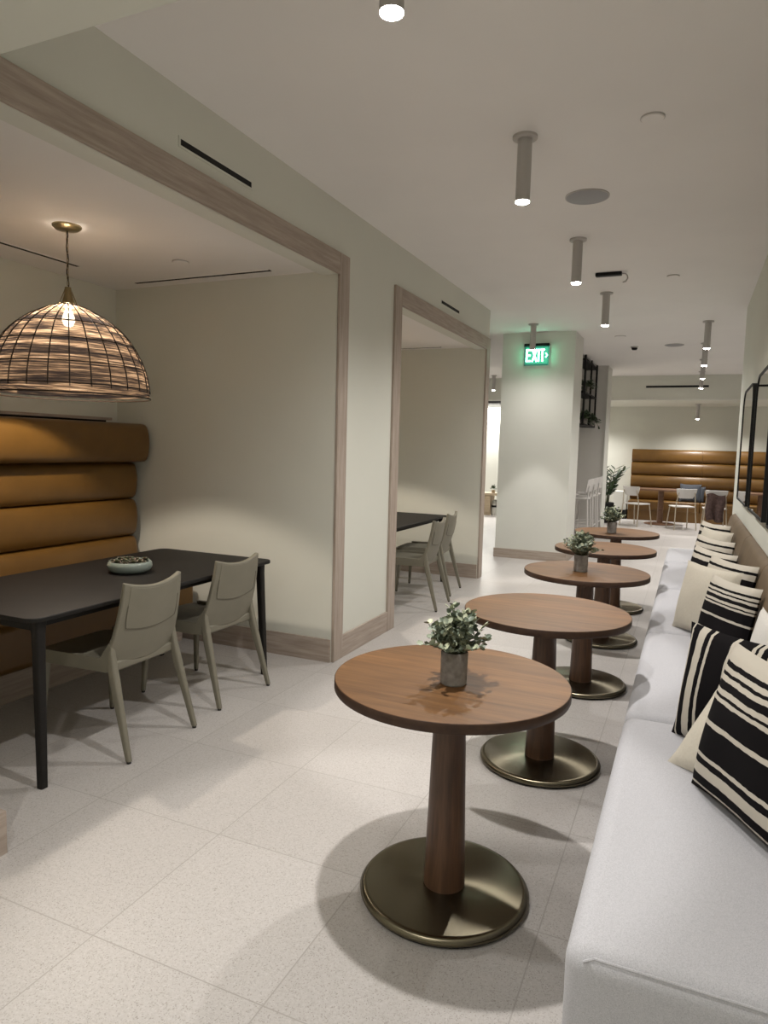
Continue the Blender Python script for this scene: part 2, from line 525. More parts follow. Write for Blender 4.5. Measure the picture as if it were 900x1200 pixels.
struct('baseboard_alcove', bm, M['trim_x'], 'taupe oak baseboards on the alcove side walls', 'baseboard')
bm = B()
box(bm, -2.435, -1.445, 9.305, 9.325, 0, .125)
box(bm, -1.465, -1.445, 9.325, 10.0, 0, .125)
struct('baseboard_pillar', bm, M['trim_x'], 'taupe oak baseboard around the white pillar', 'baseboard')

# ---- vents and ceiling slots
def wall_vent(y0, y1, label):
    t = thing('air_vent', label, 'vent', (XL, (y0 + y1) / 2, 2.811), 0, 'slot vents above the alcoves')
    L = (y1 - y0) / 2
    bm = B()
    for a, b_, c, d in ((-L - .012, L + .012, .014, .024), (-L - .012, L + .012, -.024, -.014), (-L - .012, -L, -.014, .014), (L, L + .012, -.014, .014)):
        box(bm, -.002, .004, a, b_, c, d)
    obj('vent_frame', bm, M['wall'], t)
    obj('slot', box(B(), -.001, .0025, -L, L, -.014, .014), M['slot'], t)
    return t
wall_vent(2.555, 3.10, 'black slot vent in the wall above the near alcove')
wall_vent(6.08, 6.61, 'black slot vent in the wall above the far alcove')
t = thing('air_vent', 'long black slot vent in the far bulkhead', 'vent', (-.345, 15.0, 2.818))
obj('vent_frame', box(B(), -.60, .60, -.006, -.0, -.035, .035), M['wall'], t)
obj('slot', box(B(), -.575, .575, -.009, -.0055, -.02, .02), M['slot'], t)

def ceil_slot(x0, x1, y0, y1, label):
    cx, cy = (x0 + x1) / 2, (y0 + y1) / 2
    t = thing('ceiling_slot', label, 'vent', (cx, cy, ZA))
    obj('slot', box(B(), x0 - cx, x1 - cx, y0 - cy, y1 - cy, -.004, .001), M['slot'], t)
    bm = B(); e = .006
    if x1 - x0 > y1 - y0:
        box(bm, x0 - cx, x1 - cx, y1 - cy, y1 - cy + e, -.0055, .001); box(bm, x0 - cx, x1 - cx, y0 - cy - e, y0 - cy, -.0055, .001)
    else:
        box(bm, x1 - cx, x1 - cx + e, y0 - cy, y1 - cy, -.0055, .001); box(bm, x0 - cx - e, x0 - cx, y0 - cy, y1 - cy, -.0055, .001)
    obj('slot_edge', bm, M['ceil'], t)
    return t
ceil_slot(-3.75, -2.60, 3.915, 3.950, 'thin black ceiling slot along the side wall of the near alcove')
ceil_slot(-3.785, -3.750, 2.0, 3.44, 'thin black ceiling slot along the back of the near alcove')
ceil_slot(-3.75, -2.65, 7.445, 7.480, 'thin black ceiling slot in the far alcove')

# ------------------------------------------------------------------ ceiling lamps
def make_lamp(loc, label, group, drop=.315, power=140):
    t = thing('ceiling_spotlight', label, 'light', loc, 0, group)
    obj('ceiling_plate', lathe(B(), [(.0, 0), (.062, 0), (.062, -.012), (.056, -.016), (.0, -.016)], 32), M['lamp_metal'], t)
    obj('stem_tube', lathe(B(), [(.0, -.016), (.036, -.016), (.036, -drop), (.0352, -drop), (.0352, -drop + .012), (.0, -drop + .012)], 32), M['lamp_metal'], t)
    obj('lens', lathe(B(), [(.0, -drop + .011), (.0345, -drop + .011), (.0345, -drop - .003), (.028, -drop - .007), (.0, -drop - .009)], 24), M['lens'], t)
    for nm, en, ang, bl in (('beam_light', power * .45, 50, .30), ('spill_light', power * .52, 156, 1.0)):
        ld = bpy.data.lights.new(nm, 'SPOT')
        ld.energy = en; ld.spot_size = math.radians(ang); ld.spot_blend = bl
        ld.shadow_soft_size = .032; ld.color = (1, .96, .915)
        lo = bpy.data.objects.new(nm, ld); COL.objects.link(lo)
        lo.location = (0, 0, -drop - .040); lo.parent = t
    return t
GL = 'cylinder spotlights on the corridor ceiling'
lamp = make_lamp((-.867, 1.925, ZC), 'nearest cylinder spotlight, only its glowing end in view at the top edge', GL)
def lamp_copy(loc, label, group, src=None):
    c = copy_tree(src or lamp)
    c.location = loc
    setp(c, label, None, group)
    return c
lamp_copy((-.855, 3.56, ZC), 'large cylinder spotlight beside the round ceiling speaker', GL)
lamp_copy((-.86, 5.36, ZC), 'cylinder spotlight beside the black ceiling bracket', GL)
lamp_copy((-.858, 7.21, ZC), 'cylinder spotlight in front of the far room, beyond the black bracket', GL)
GF = 'cylinder spotlights in the far room'
q = lamp_copy((-1.885, 8.70, ZC), 'cylinder spotlight in front of the pillar above the exit sign', GF)
for k in q.children:
    if k.name.startswith('spill'):
        k.data = k.data.copy(); k.data.energy *= .35
for y, lb in ((9.05, 'nearest and highest of the row of spotlights at right of the far room'), (10.78, 'second spotlight of the overlapping row at right of the far room'),
              (12.6, 'third spotlight of the overlapping row at right of the far room'), (14.4, 'fourth spotlight of the overlapping row, just in front of the black bulkhead vent')):
    lamp_copy((.087, y, ZC), lb, GF)
lamp_copy((.07, 16.2, 2.55), 'small spotlight below the bulkhead, above the brown banquette', GF)
lamp_copy((-3.905, 14.4, ZC), 'small spotlight seen through the gap left of the pillar', GF)
lamp_copy((-1.98, 16.2, 2.55), 'added spotlight under the bulkhead, hidden behind the grey wall block', GF)  # added lamp, out of sight behind the grey block, brightens the far end
# the lamps of the lowered soffit near the camera
for x, y in ((-.862, .06), (-.862, -1.7)):
    q = lamp_copy((x, y, 2.60 + .30), 'recessed spotlight in the lowered soffit at the near end', 'recessed spotlights of the near soffit')
    for k in q.children:
        if k.type == 'LIGHT':
            k.data = k.data.copy(); k.data.energy *= .8

# speakers, sprinkler plates, detectors
def disc(name, label, cat, x, y, z, r, m, rim=True, group=None):
    t = thing(name, label, cat, (x, y, z), 0, group)
    obj('grille' if 'speaker' in name else 'plate', lathe(B(), [(0, .001), (r, .001), (r, -.006), (r * .95, -.010), (0, -.011)], 40), m, t)
    obj('rim', lathe(B(), [(r * 1.0, .001), (r * 1.05, .001), (r * 1.05, -.006), (r * 1.0, -.0065)], 40, cap=False), M['lamp_metal'], t)
    return t
disc('ceiling_speaker', 'large round grey speaker in the ceiling beside a spotlight', 'speaker', -.68, 4.50, ZC, .125, M['grille'])
disc('ceiling_speaker', 'far round speaker in the ceiling near the right spotlight row', 'speaker', -.32, 10.86, ZC, .125, M['grille'])
disc('sprinkler_cover', 'nearest round white cover plate on the corridor ceiling at right', 'sprinkler', -.261, 3.57, ZC, .052, M['ceil'])
disc('sprinkler_cover', 'small round cover plate on the ceiling right of the farther corridor spotlights', 'sprinkler', -.242, 6.70, ZC, .05, M['ceil'])
disc('sprinkler_cover', 'flat oval-looking cover plate far along the ceiling, above the small dark detector', 'sprinkler', -.97, 9.9, ZC, .07, M['ceil'])
disc('sprinkler_cover', 'faint round cover plate on the near alcove ceiling', 'sprinkler', -3.03, 3.57, ZA, .05, M['ceil'])
disc('sprinkler_cover', 'round cover plate cut by the left edge on the near alcove ceiling', 'sprinkler', -3.36, 2.28, ZA, .05, M['ceil'])
t = thing('smoke_detector', 'small detector with dark base on the far ceiling', 'detector', (-.86, 10.9, ZC))
obj('base', lathe(B(), [(0, 0), (.055, 0), (.055, -.018), (0, -.018)], 24), M['lamp_metal'], t)
obj('sensor', lathe(B(), [(.04, -.018), (.045, -.03), (.03, -.05), (0, -.052)], 24), M['black'], t)
t = thing('ceiling_bracket', 'flat black bracket with a curled wire end on the ceiling beside a spotlight', 'bracket', (-.735, 6.42, ZC))
obj('bar', box(B(), -.13, .09, -.03, .03, -.03, 0), M['black'], t, bevel=.006)
obj('hook', tube(B(), [(.085, 0, -.015), (.12, 0, -.018), (.135, 0, -.035), (.14, 0, -.06), (.125, 0, -.085), (.10, 0, -.09)], .006, 8), M['lamp_metal'], t)

# ------------------------------------------------------------------ exit sign on the pillar
t = thing('exit_sign', 'glowing green exit sign with right arrow on the white pillar', 'sign', (-1.955, 9.32, 2.735))
obj('canopy', box(B(), -.165, .165, -.055, 0, .118, .155), M['black'], t, bevel=.005)
sgm = emis('exit_panel', (.03, .26, .22, 1), .22)
obj('panel', box(B(), -.16, .16, -.040, -.028, -.13, .118), sgm, t, bevel=.002)
lm = emis('exit_letters', (.30, 1, .62, 1), 9)
def bar(bm, x0, z0, x1, z1, w):
    d = Vector((x1 - x0, 0, z1 - z0)).normalized(); q = Vector((-d.z, 0, d.x)) * (w / 2)
    p0, p1 = Vector((x0, -.044, z0)), Vector((x1, -.044, z1))
    a = [bm.verts.new(v) for v in (p0 - q, p1 - q, p1 + q, p0 + q)]
    b_ = [bm.verts.new(v.co + Vector((0, .003, 0))) for v in a]
    bm.faces.new(a); bm.faces.new(b_[::-1])
    for k in range(4): bm.faces.new((a[k], b_[k], b_[(k + 1) % 4], a[(k + 1) % 4]))
bm = B(); W_, H_ = .020, .082
bar(bm, -.128, -H_, -.128, H_, W_)
for z in (-H_ + .01, 0, H_ - .01): bar(bm, -.118, z, -.076, z, W_)
bar(bm, -.055, -H_, .005, H_, W_); bar(bm, -.055, H_, .005, -H_, W_)
bar(bm, .030, -H_, .030, H_, W_)
bar(bm, .080, -H_, .080, H_ - .02, W_); bar(bm, .052, H_ - .01, .108, H_ - .01, W_)
obj('lettering', bm, lm, t)
bm = B()
for s in (-1, 1):
    a = [bm.verts.new(p) for p in ((.116, -.044, s * .030), (.130, -.044, s * .030), (.150, -.044, 0), (.136, -.044, 0))]
    b_ = [bm.verts.new(v.co + Vector((0, .003, 0))) for v in a]
    bm.faces.new(a); bm.faces.new(b_[::-1])
    for i in range(4): bm.faces.new((a[i], b_[i], b_[(i + 1) % 4], a[(i + 1) % 4]))
obj('arrow', bm, lm, t)
ld = bpy.data.lights.new('sign_light', 'AREA'); ld.energy = 2.2; ld.color = (.12, 1, .5); ld.size = .30; ld.shape = 'RECTANGLE'; ld.size_y = .22
lo = bpy.data.objects.new('sign_light', ld); COL.objects.link(lo); lo.location = (0, -.060, 0); lo.rotation_euler = (PI / 2, 0, 0); lo.parent = t
ld = bpy.data.lights.new('sign_glow', 'AREA'); ld.energy = 1.6; ld.color = (.12, 1, .55); ld.size = .34; ld.shape = 'RECTANGLE'; ld.size_y = .26
lo = bpy.data.objects.new('sign_glow', ld); COL.objects.link(lo); lo.location = (0, -.027, 0); lo.rotation_euler = (-PI / 2, 0, 0); lo.parent = t

# ------------------------------------------------------------------ round cafe tables
def make_round_table():
    t = thing('round_table', 'round walnut pedestal table nearest the camera, warm brown top lit from above', 'table', (0, 0, 0), 0, 'round pedestal tables along the grey bench')
    R = .380
    obj('tabletop', lathe(B(), [(0, .707), (R - .0015, .707), (R - .0015, .7355), (R - .003, .737), (0, .737)], 96), M['walnut_top'], t, angle=30)
    obj('edge_band', lathe(B(), [(R - .003, .706), (R - .0008, .706), (R, .7075), (R, .7345), (R - .0012, .7362), (R - .003, .7362)], 96, cap=False), M['walnut_edge'], t, angle=50)
    obj('post', lathe(B(), [(0, .028), (.069, .028), (.050, .705), (0, .705)], 48), M['walnut_post'], t)
    obj('base_disc', lathe(B(), [(0, .008), (.272, .008), (.280, .013), (.281, .020), (.270, .033), (.262, .0345), (.258, .0348), (.05, .0352), (.0, .0352)], 128), M['bronze'], t, angle=50)
    obj('base_foot', lathe(B(), [(0, 0), (.268, 0), (.268, .009), (0, .009)], 64), M['rubber'], t)
    return t
T = [(-.670, 2.092), (-.576, 3.215), (-.560, 4.43), (-.574, 5.59), (-.602, 6.80)]
tl = [None, 'second round walnut table from the camera, bare top', 'third round table with a potted plant, between two bare tables',
      'fourth round table, bare top, behind the second potted plant', 'farthest round table of the row, carrying the farthest potted plant']
rt = make_round_table()
for i, (x, y) in enumerate(T):
    o = rt if i == 0 else copy_tree(rt)
    o.location = (x, y, 0)
    if i: o['label'] = tl[i]
ZT = .737

# potted eucalyptus
def make_pot_plant(seed):
    rnd = random.Random(seed)
    t = thing('potted_plant', 'x', 'plant', (0, 0, 0), 0, 'small potted plants on the round tables')
    r, h = .042, .105
    obj('pot', lathe(B(), [(0, 0), (r - .003, 0), (r, .004), (r + .001, h - .003), (r - .001, h), (r - .006, h), (r - .007, h - .012), (0, h - .012)], 36), M['concrete'], t)
    obj('soil', lathe(B(), [(0, h - .014), (r - .007, h - .014), (0, h - .006)], 24), M['soil'], t)
    bl, bs = B(), B()
    for k in range(60):
        a = rnd.uniform(0, 2 * PI)
        tilt = rnd.uniform(.05, 1.15) ** 1.0
        ln = rnd.uniform(.100, .142) * (1.12 if tilt < .35 else 1.0)
        base = Vector((rnd.uniform(-.02, .02), rnd.uniform(-.02, .02), h - .01))
        d = Vector((math.cos(a) * math.sin(tilt), math.sin(a) * math.sin(tilt), math.cos(tilt)))
        pts = [base + d * (ln * s) + Vector((0, 0, -.018 * s * s * math.sin(tilt))) for s in (0, .33, .66, 1)]
        tube(bs, pts, [.0014, .0012, .001, .0006], 5)
        for s in (.30, .42, .54, .66, .78, .9, 1.0):
            i = min(int(s * 3), 2); f = s * 3 - i
            p = pts[i].lerp(pts[i + 1], f)
            for q in range(2):
                b_ = rnd.uniform(0, 2 * PI)
                side = Vector((math.cos(b_), math.sin(b_), rnd.uniform(-.1, .6)))
                dd = (side + d * .5).normalized()
                leaf_disc(bl, p, dd, Vector((rnd.uniform(-1, 1), rnd.uniform(-1, 1), 1)), rnd.uniform(.017, .026), rnd.uniform(.014, .021))
    obj('stems', bs, M['stem'], t)
    setp(obj('foliage', bl, M['euca'], t), 'grey-green round leaves')
    return t
p1 = make_pot_plant(3); p1.location = (-.647, 2.045, ZT)
p1['label'] = 'grey-green leafy plant in grey pot on the nearest round table'
p2 = copy_tree(p1); p2.location = (-.588, 4.39, ZT); p2.rotation_euler = (0, 0, 2.1)
p2['label'] = 'small leafy plant in grey pot on the third round table'
p3 = copy_tree(p1); p3.location = (-.632, 6.66, ZT); p3.rotation_euler = (0, 0, 4.0)
p3['label'] = 'small leafy plant in grey pot on the farthest round table'

# ------------------------------------------------------------------ bench along the right wall
bench = thing('long_bench', 'long pale grey tweed bench with taupe leather back pad along the right wall', 'bench', (0, 0, 0))
ys = [1.385, 2.815, 4.245, 5.675, 7.105, 8.2]
for a, b_ in zip(ys, ys[1:]):
    bm = B(); a += .002; b_ -= .002
    prof = [(-.176, .05), (-.181, .25), (-.181, .455), (.40, .455), (.40, .05)]
    extrude_profile(bm, prof, a, b_)
    obj('seat_section', bm, M['tweed'], bench, bevel=.05, seg=7)
obj('plinth', box(B(), -.16, .42, 1.42, 8.17, 0, .06), M['black'], bench)
obj('rear_panel', box(B(), .40, XR, 1.40, 8.19, 0, .70), M['tan_leather'], bench)
bm = B()
tube(bm, [(-.140, 1.395, .43), (-.118, 1.39, .447), (0, 1.39, .4475), (.39, 1.39, .4475)], .003, 6)
obj('piping', bm, M['tweed'], bench)
yb = [1.40, 2.82, 4.24, 5.66, 7.0, 7.72]
for a, b_ in zip(yb, yb[1:]):
    prof = [(XR - .003, .70), (.372, .70), (.362, .715), (.362, .735), (.392, .86), (.402, .882), (.42, .897), (XR - .003, .907)]
    obj('back_pad', extrude_profile(B(), prof, a + .0015, b_ - .0015), M['tan_leather'], bench, bevel=.008, seg=3)

# ------------------------------------------------------------------ cushions
def cushion_mesh(W, H, Tk, n=22):
    bm = B(); uvl = bm.loops.layers.uv.new('UVMap')
    V = {}
    for side in (1, -1):
        for i in range(n + 1):
            for j in range(n + 1):
                u, v = 2 * i / n - 1, 2 * j / n - 1
                edge = i in (0, n) or j in (0, n)
                if edge and side == -1:
                    V[side, i, j] = V[1, i, j]; continue
                x = u * W / 2 * (1 - .075 * (1 - v * v) * abs(u) ** 1.5)
                z = v * H / 2 * (1 - .075 * (1 - u * u) * abs(v) ** 1.5)
                th = Tk / 2 * ((1 - u * u) * (1 - v * v)) ** .42 if not edge else 0
                th *= 1 + .07 * math.sin(5 * u + 2 * v) + .05 * math.sin(4 * v - 3 * u)
                V[side, i, j] = bm.verts.new((x, -side * th, z + H / 2))
    for side in (1, -1):
        for i in range(n):
            for j in range(n):
                q = [(i, j), (i + 1, j), (i + 1, j + 1), (i, j + 1)]
                if side == -1: q = q[::-1]
                f = bm.faces.new([V[side, a, b_] for a, b_ in q])
                for lp, (a, b_) in zip(f.loops, q):
                    lp[uvl].uv = (a / n, b_ / n)
    return bm

def cushion(label, bl, wdir, m, W=.46, H=.46, Tk=.15, lean=13, group='throw cushions on the grey bench', roll=0):
    """bl: lower left corner seen from the front, wdir: horizontal direction of its width"""
    w = Vector((wdir[0], wdir[1], 0)).normalized()
    back = Vector((0, 0, 1)).cross(w)
    a = math.radians(lean)
    up = (Vector((0, 0, 1)) * math.cos(a) + back * math.sin(a)).normalized()
    nrm = w.cross(up) * -1          # local +y points to the back of the cushion
    o = obj('throw_cushion', cushion_mesh(W, H, Tk), m)
    bm2 = None
    mat3 = Matrix((w, -w.cross(up), up)).transposed()
    mat3 = mat3 @ Matrix.Rotation(math.radians(roll), 3, 'Y')
    o.matrix_world = Matrix.Translation(Vector(bl) + w * (W / 2)) @ mat3.to_4x4()
    return setp(o, label, 'cushion', group)
ZS = .452
cushion('big black cushion with horizontal cream stripes nearest the camera', (.062, 2.30, ZS), (.50, -.86), M['stripe'], .47, .47, .15, 14)
cushion('plain cream cushion whose corner pokes out below the nearest striped cushion', (-.012, 2.43, ZS), (.75, -.66), M['cream'], .40, .34, .11, 42)
cushion('black cushion with upright cream stripes behind the nearest cushion', (-.005, 2.70, ZS), (.80, -.60), M['stripe_up'], .43, .42, .14, 10)
cushion('black striped cushion with cream top band, leaning on a plain cream cushion', (.080, 4.14, ZS), (.50, -.87), M['stripe'], .43, .385, .12, 12)
cushion('plain cream cushion leaning behind a black striped one, mid bench', (-.045, 4.42, ZS), (.62, -.78), M['cream'], .44, .41, .11, 12)
cushion('white cushion standing against the back pad, right of the plain cream cushion', (.315, 3.62, ZS), (.12, -.99), M['white_linen'], .40, .33, .10, 6)
cushion('cream cushion with black stripes behind the mid bench pair', (.075, 4.62, ZS), (.50, -.87), M['stripe_wide'], .46, .43, .13, 12)
cushion('wide striped cushion whose striped side edge hangs toward the seat front', (.005, 5.24, ZS), (.46, -.89), M['stripe_wide'], .52, .41, .14, 10)
cushion('cream cushion with thin black stripes, third from the far end of the bench', (.03, 5.86, ZS), (.46, -.89), M['stripe_wide'], .50, .42, .14, 10)
cushion('plain cream cushion second from the far end of the bench', (.06, 6.52, ZS), (.46, -.89), M['cream'], .46, .42, .13, 12)
cushion('striped cushion farthest along the grey bench', (.06, 6.78, ZS), (.46, -.89), M['stripe_wide'], .46, .45, .13, 10)

# ------------------------------------------------------------------ mirrors on the right wall
def make_mirror():
    t = thing('wall_mirror', 'x', 'mirror', (XR, 0, 1.10), 0, 'black framed mirrors above the bench')
    W, H, D = .53, .935, .055
    def outl(e):
        pts = [(-W + e, e), (W - e, e)]
        r = .17 - e
        for cx, a0 in ((W - .17, 0), (-W + .17, 90)):
            for k in range(11):
                a = math.radians(a0 + 9 * k); pts.append((cx + r * math.cos(a), H - .17 + r * math.sin(a)))
        return pts
    bm = B()
    o, i_ = outl(0), outl(.014)
    n = len(o)
    ring = lambda pts, x: [bm.verts.new((x, y, z)) for y, z in pts]
    of, if_, ob, ib = ring(o, -D), ring(i_, -D), ring(o, 0), ring(i_, 0)
    for k in range(n):
        k2 = (k + 1) % n
        bm.faces.new((of[k], of[k2], if_[k2], if_[k])); bm.faces.new((of[k2], of[k], ob[k], ob[k2])); bm.faces.new((if_[k], if_[k2], ib[k2], ib[k]))
        bm.faces.new((ob[k2], ob[k], ib[k], ib[k2]))
    obj('mirror_frame', bm, M['black'], t)
    bm = B()
    a = [bm.verts.new((-D + .006, y, z)) for y, z in outl(.013)]; b_ = [bm.verts.new((-D + .018, y, z)) for y, z in outl(.013)]
    bm.faces.new(a); bm.faces.new(b_[::-1])
    for k in range(n): bm.faces.new((a[k], b_[k], b_[(k + 1) % n], a[(k + 1) % n]))
    obj('mirror_glass', bm, M['mirror'], t)
    return t
mr = make_mirror()
for i, (y, lb) in enumerate(((6.37, 'farthest black framed mirror, at the end of the right wall'), (5.03, 'middle black framed mirror on the right wall'), (3.69, 'nearest black framed mirror, only its lower edge at the right border'))):
    o = mr if i == 0 else copy_tree(mr)
    o.location.y = y; o['label'] = lb

# ------------------------------------------------------------------ alcove furniture
def make_banquette(label, y0, y1, oy):
    t = thing('leather_banquette', label, 'banquette', (XB, oy, 0), 0, None)
    def roll(z0, z1, xf, y0, y1, name):
        n = 12; prof = [(.12, z0)]
        for k in range(n + 1):
            a = -PI / 2 + PI * k / n
            prof.append((xf - .075 + .075 * max(0, math.cos(a)) ** .6, (z0 + z1) / 2 + (z1 - z0) / 2 * math.sin(a)))
        prof.append((.12, z1))
        bm = B()
        # rounded right end: three sections
        secs = [(y0, 1.0), (y1 - .05, 1.0), (y1 - .02, .93), (y1 - .004, .80), (y1, .66)]
        rings = []
        zc = (z0 + z1) / 2
        for y, s in secs:
            rings.append([bm.verts.new((.12 + (x - .12) * (s if x > .13 else 1), y - oy, zc + (z - zc) * (.6 + .4 * s if x > .13 else 1))) for x, z in prof])
        m_ = len(prof)
        for a, b_ in zip(rings, rings[1:]):
            for i in range(m_):
                bm.faces.new((a[i], b_[i], b_[(i + 1) % m_], a[(i + 1) % m_]))
        bm.faces.new(rings[0]); bm.faces.new(rings[-1][::-1])
        return obj(name, bm, M['leather'], t, angle=60)
    zs = [.48, .765, 1.045, 1.32, 1.605]
    for k in range(4):
        roll(zs[k] + .001, zs[k + 1] - .001, .385 if k == 3 else .285, y0, y1 if k == 3 else y1 - .03, 'back_roll')
    obj('back_panel', box(B(), .002, .125, y0 - oy, y1 - .04 - oy, 0, 1.60), M['leather'], t)
    obj('cap_rail', box(B(), .002, .10, y0 - oy, y1 - .12 - oy, 1.625, 1.645), M['trim_y'], t)
    obj('rail_support', box(B(), .002, .06, y0 - oy, y1 - .14 - oy, 1.60, 1.626), M['black'], t)
    obj('seat_cushion', box(B(), .13, .80, y0 - oy, y1 - .03 - oy, .20, .475), M['leather'], t, bevel=.04, seg=5)
    obj('kick_base', box(B(), .002, .68, y0 - oy, y1 - .03 - oy, 0, .199), M['trim_y'], t)
    return t
bq = make_banquette('cognac leather channelled banquette against the back of the near alcove', A1[0] + .03, A1[1] - .03, 2.85)

def make_dark_table():
    t = thing('dining_table', 'long black dining table with slim tapered legs in the near alcove', 'table', (-2.86, 2.825, 0), 0, 'black dining tables in the alcoves')
    obj('tabletop', prism(B(), rrect(-.455, .455, -.89, .89, .06), .722, .742), M['dark_table'], t, bevel=.004, seg=2)
    bm = B()
    for y in (-.80, .80): box(bm, -.36, .36, y - .02, y + .02, .67, .722)
    for x in (-.36, .36): box(bm, x - .015, x + .015, -.80, .80, .68, .722)
    obj('apron', bm, M['dark_table'], t)
    for sx in (-1, 1):
        for sy in (-1, 1):
            bm = B()
            secs = [(.722, .395, .815, .028), (.66, .40, .818, .022), (0.0, .425, .835, .017)]
            rings = []
            for z, x, y, r in secs:
                rings.append([bm.verts.new((sx * x + r * a, sy * y + r * b_, z)) for a, b_ in rrect(-1, 1, -1, 1, .45, 4)])
            for a, b_ in zip(rings, rings[1:]):
                for k in range(len(a)): bm.faces.new((a[k], a[(k + 1) % len(a)], b_[(k + 1) % len(a)], b_[k]))
            bm.faces.new(rings[0]); bm.faces.new(rings[-1][::-1])
            obj('leg', bm, M['dark_table'], t)
    return t
dt = make_dark_table()
dt2 = copy_tree(dt); dt2.location = (-2.88, 2.84 + 3.53, 0); dt2['label'] = 'black dining table partly seen in the far alcove'

def make_side_chair():
    """faces -x; origin on the floor under the seat centre"""
    t = thing('dining_chair', 'x', 'chair', (0, 0, 0), 0, 'stone grey leather dining chairs')
    def back(u, v):
        s = 2 * u - 1
        hw = .222 + (.190 - .222) * v
        zb = .425 + .035 * s * s
        zt = .795 + .032 * s * s
        z = zb + (zt - zb) * v
        x = .168 + (.252 - .168) * v + .012 * math.sin(PI * v) - .020 * s * s
        return (x, s * hw, z)
    bm = slab_fn(B(), back, .026, 20, 14)
    obj('backrest', bm, M['chair'], t, bevel=.006, seg=2, angle=50)
    def flap(u, v):
        uu = .08 + .84 * u
        s = 2 * uu - 1
        vv = .44 + .53 * v
        if v < .5:                       # rounded lower corners, slightly sagging lower edge
            k = (1 - v / .5) ** 3
            uu = .5 + (uu - .5) * (1 - .06 * k)
        x, y, z = back(uu, vv)
        return (x + .0022, y, z)
    obj('back_flap', slab_fn(B(), flap, .004, 16, 12), M['chair'], t, bevel=.0015, seg=2)
    # stitched line round the flap
    P = []
    for k in range(11): P.append(flap(0, .55 - .55 * k / 10))
    for k in range(1, 17): P.append(flap(k / 16, 0))
    for k in range(1, 11): P.append(flap(1, .55 * k / 10))
    obj('stitching', tube(B(), P, .0022, 5), M['chair_seam'], t)
    # seat shell
    bm = B()
    prism(bm, [(.165, -.205), (.165, .205), (-.26, .235), (-.305, .215), (-.322, .17), (-.325, -.17), (-.305, -.215), (-.26, -.235)][::-1], .400, .452)
    obj('seat', bm, M['chair'], t, bevel=.014, seg=3)
    # side wings joining the back and the seat
    for s in (-1, 1):
        bm = B()
        pr = [(-.27, .402), (.14, .402), (.165, .44), (.168, .52), (.155, .545), (.12, .475), (-.27, .466)]
        a = [bm.verts.new((x, s * (.216 + .010 * (1 - abs((x + .05) / .25))), z)) for x, z in pr]
        b_ = [bm.verts.new((x, s * (.238 + .004 * (1 - abs((x + .05) / .25))) - (s * .02 if x > .12 else 0), z)) for x, z in pr]
        bm.faces.new(a); bm.faces.new(b_[::-1])
        for k in range(7): bm.faces.new((a[k], b_[k], b_[(k + 1) % 7], a[(k + 1) % 7]))
        obj('side_wing', bm, M['chair'], t, bevel=.004, seg=2)
    for s in (-1, 1):
        for front in (0, 1):
            secs = ([(.56, .160, .202, .006, .008), (.50, .158, .206, .014, .015), (.43, .166, .208, .022, .018), (.36, .184, .211, .022, .018), (.012, .280, .229, .0125, .0115)] if not front else
                    [(.42, -.262, .208, .020, .017), (.36, -.268, .211, .019, .017), (.012, -.286, .229, .012, .011)])
            bm = B(); rings = []
            for z, x, y, rx, ry in secs:
                rings.append([bm.verts.new((x + rx * a, s * y + ry * b_, z)) for a, b_ in rrect(-1, 1, -1, 1, .5, 4)])
            for a, b_ in zip(rings, rings[1:]):
                for k in range(len(a)): bm.faces.new((a[k], a[(k + 1) % len(a)], b_[(k + 1) % len(a)], b_[k]))
            bm.faces.new(rings[0]); bm.faces.new(rings[-1][::-1])
            lg = obj('leg', bm, M['chair'], t, angle=50)
            x = secs[-1][1]
            obj('foot', lathe(B(), [(0, 0), (.010, 0), (.0115, .013), (0, .013)], 12, (x, s * .229)), M['rubber'], lg)
    return t
ch = make_side_chair()
for i, (x, y, a, lb) in enumerate(((-2.556, 2.55, 0, 'stone grey dining chair at the near end of the black table'),
                                    (-2.58, 3.27, -2, 'stone grey dining chair beside the side wall of the near alcove'),
                                    (-2.325, 6.025, 4, 'stone grey chair nearest in the far alcove, seat side in view'),
                                    (-2.43, 6.72, 5, 'stone grey chair behind the other one in the far alcove'))):
    o = ch if i == 0 else copy_tree(ch)
    o.location = (x, y, 0); o.rotation_euler = (0, 0, math.radians(a)); o['label'] = lb

# succulent bowl
t = thing('succulent_bowl', 'pale green ceramic bowl of succulents on the black table', 'plant', (-2.85, 2.93, .742))
obj('bowl', lathe(B(), [(0, 0), (.085, 0), (.108, .012), (.121, .034), (.118, .055), (.108, .064), (.100, .060), (.104, .045), (.0, .045)], 48), M['celadon'], t, angle=60)
obj('soil', lathe(B(), [(0, .044), (.103, .044), (0, .056)], 24), M['soil'], t)
rnd = random.Random(5)
bm = B()
for k in range(13):
    a = k * 2.4; r = .018 + .078 * math.sqrt(k / 13.0)
    c = Vector((r * math.cos(a), r * math.sin(a), .05 + .012 * rnd.random()))
    sz = rnd.uniform(.026, .042)
    for ring in range(3):
        for q in range(7):
            b_ = q * 2 * PI / 7 + ring * .4
            el = .25 + ring * .45
            d = Vector((math.cos(b_) * math.cos(el), math.sin(b_) * math.cos(el), math.sin(el)))
            leaf_disc(bm, c, d, Vector((0, 0, 1)), sz * (1 - .2 * ring), sz * .42, .3)
obj('succulents', bm, M['succ'], t)

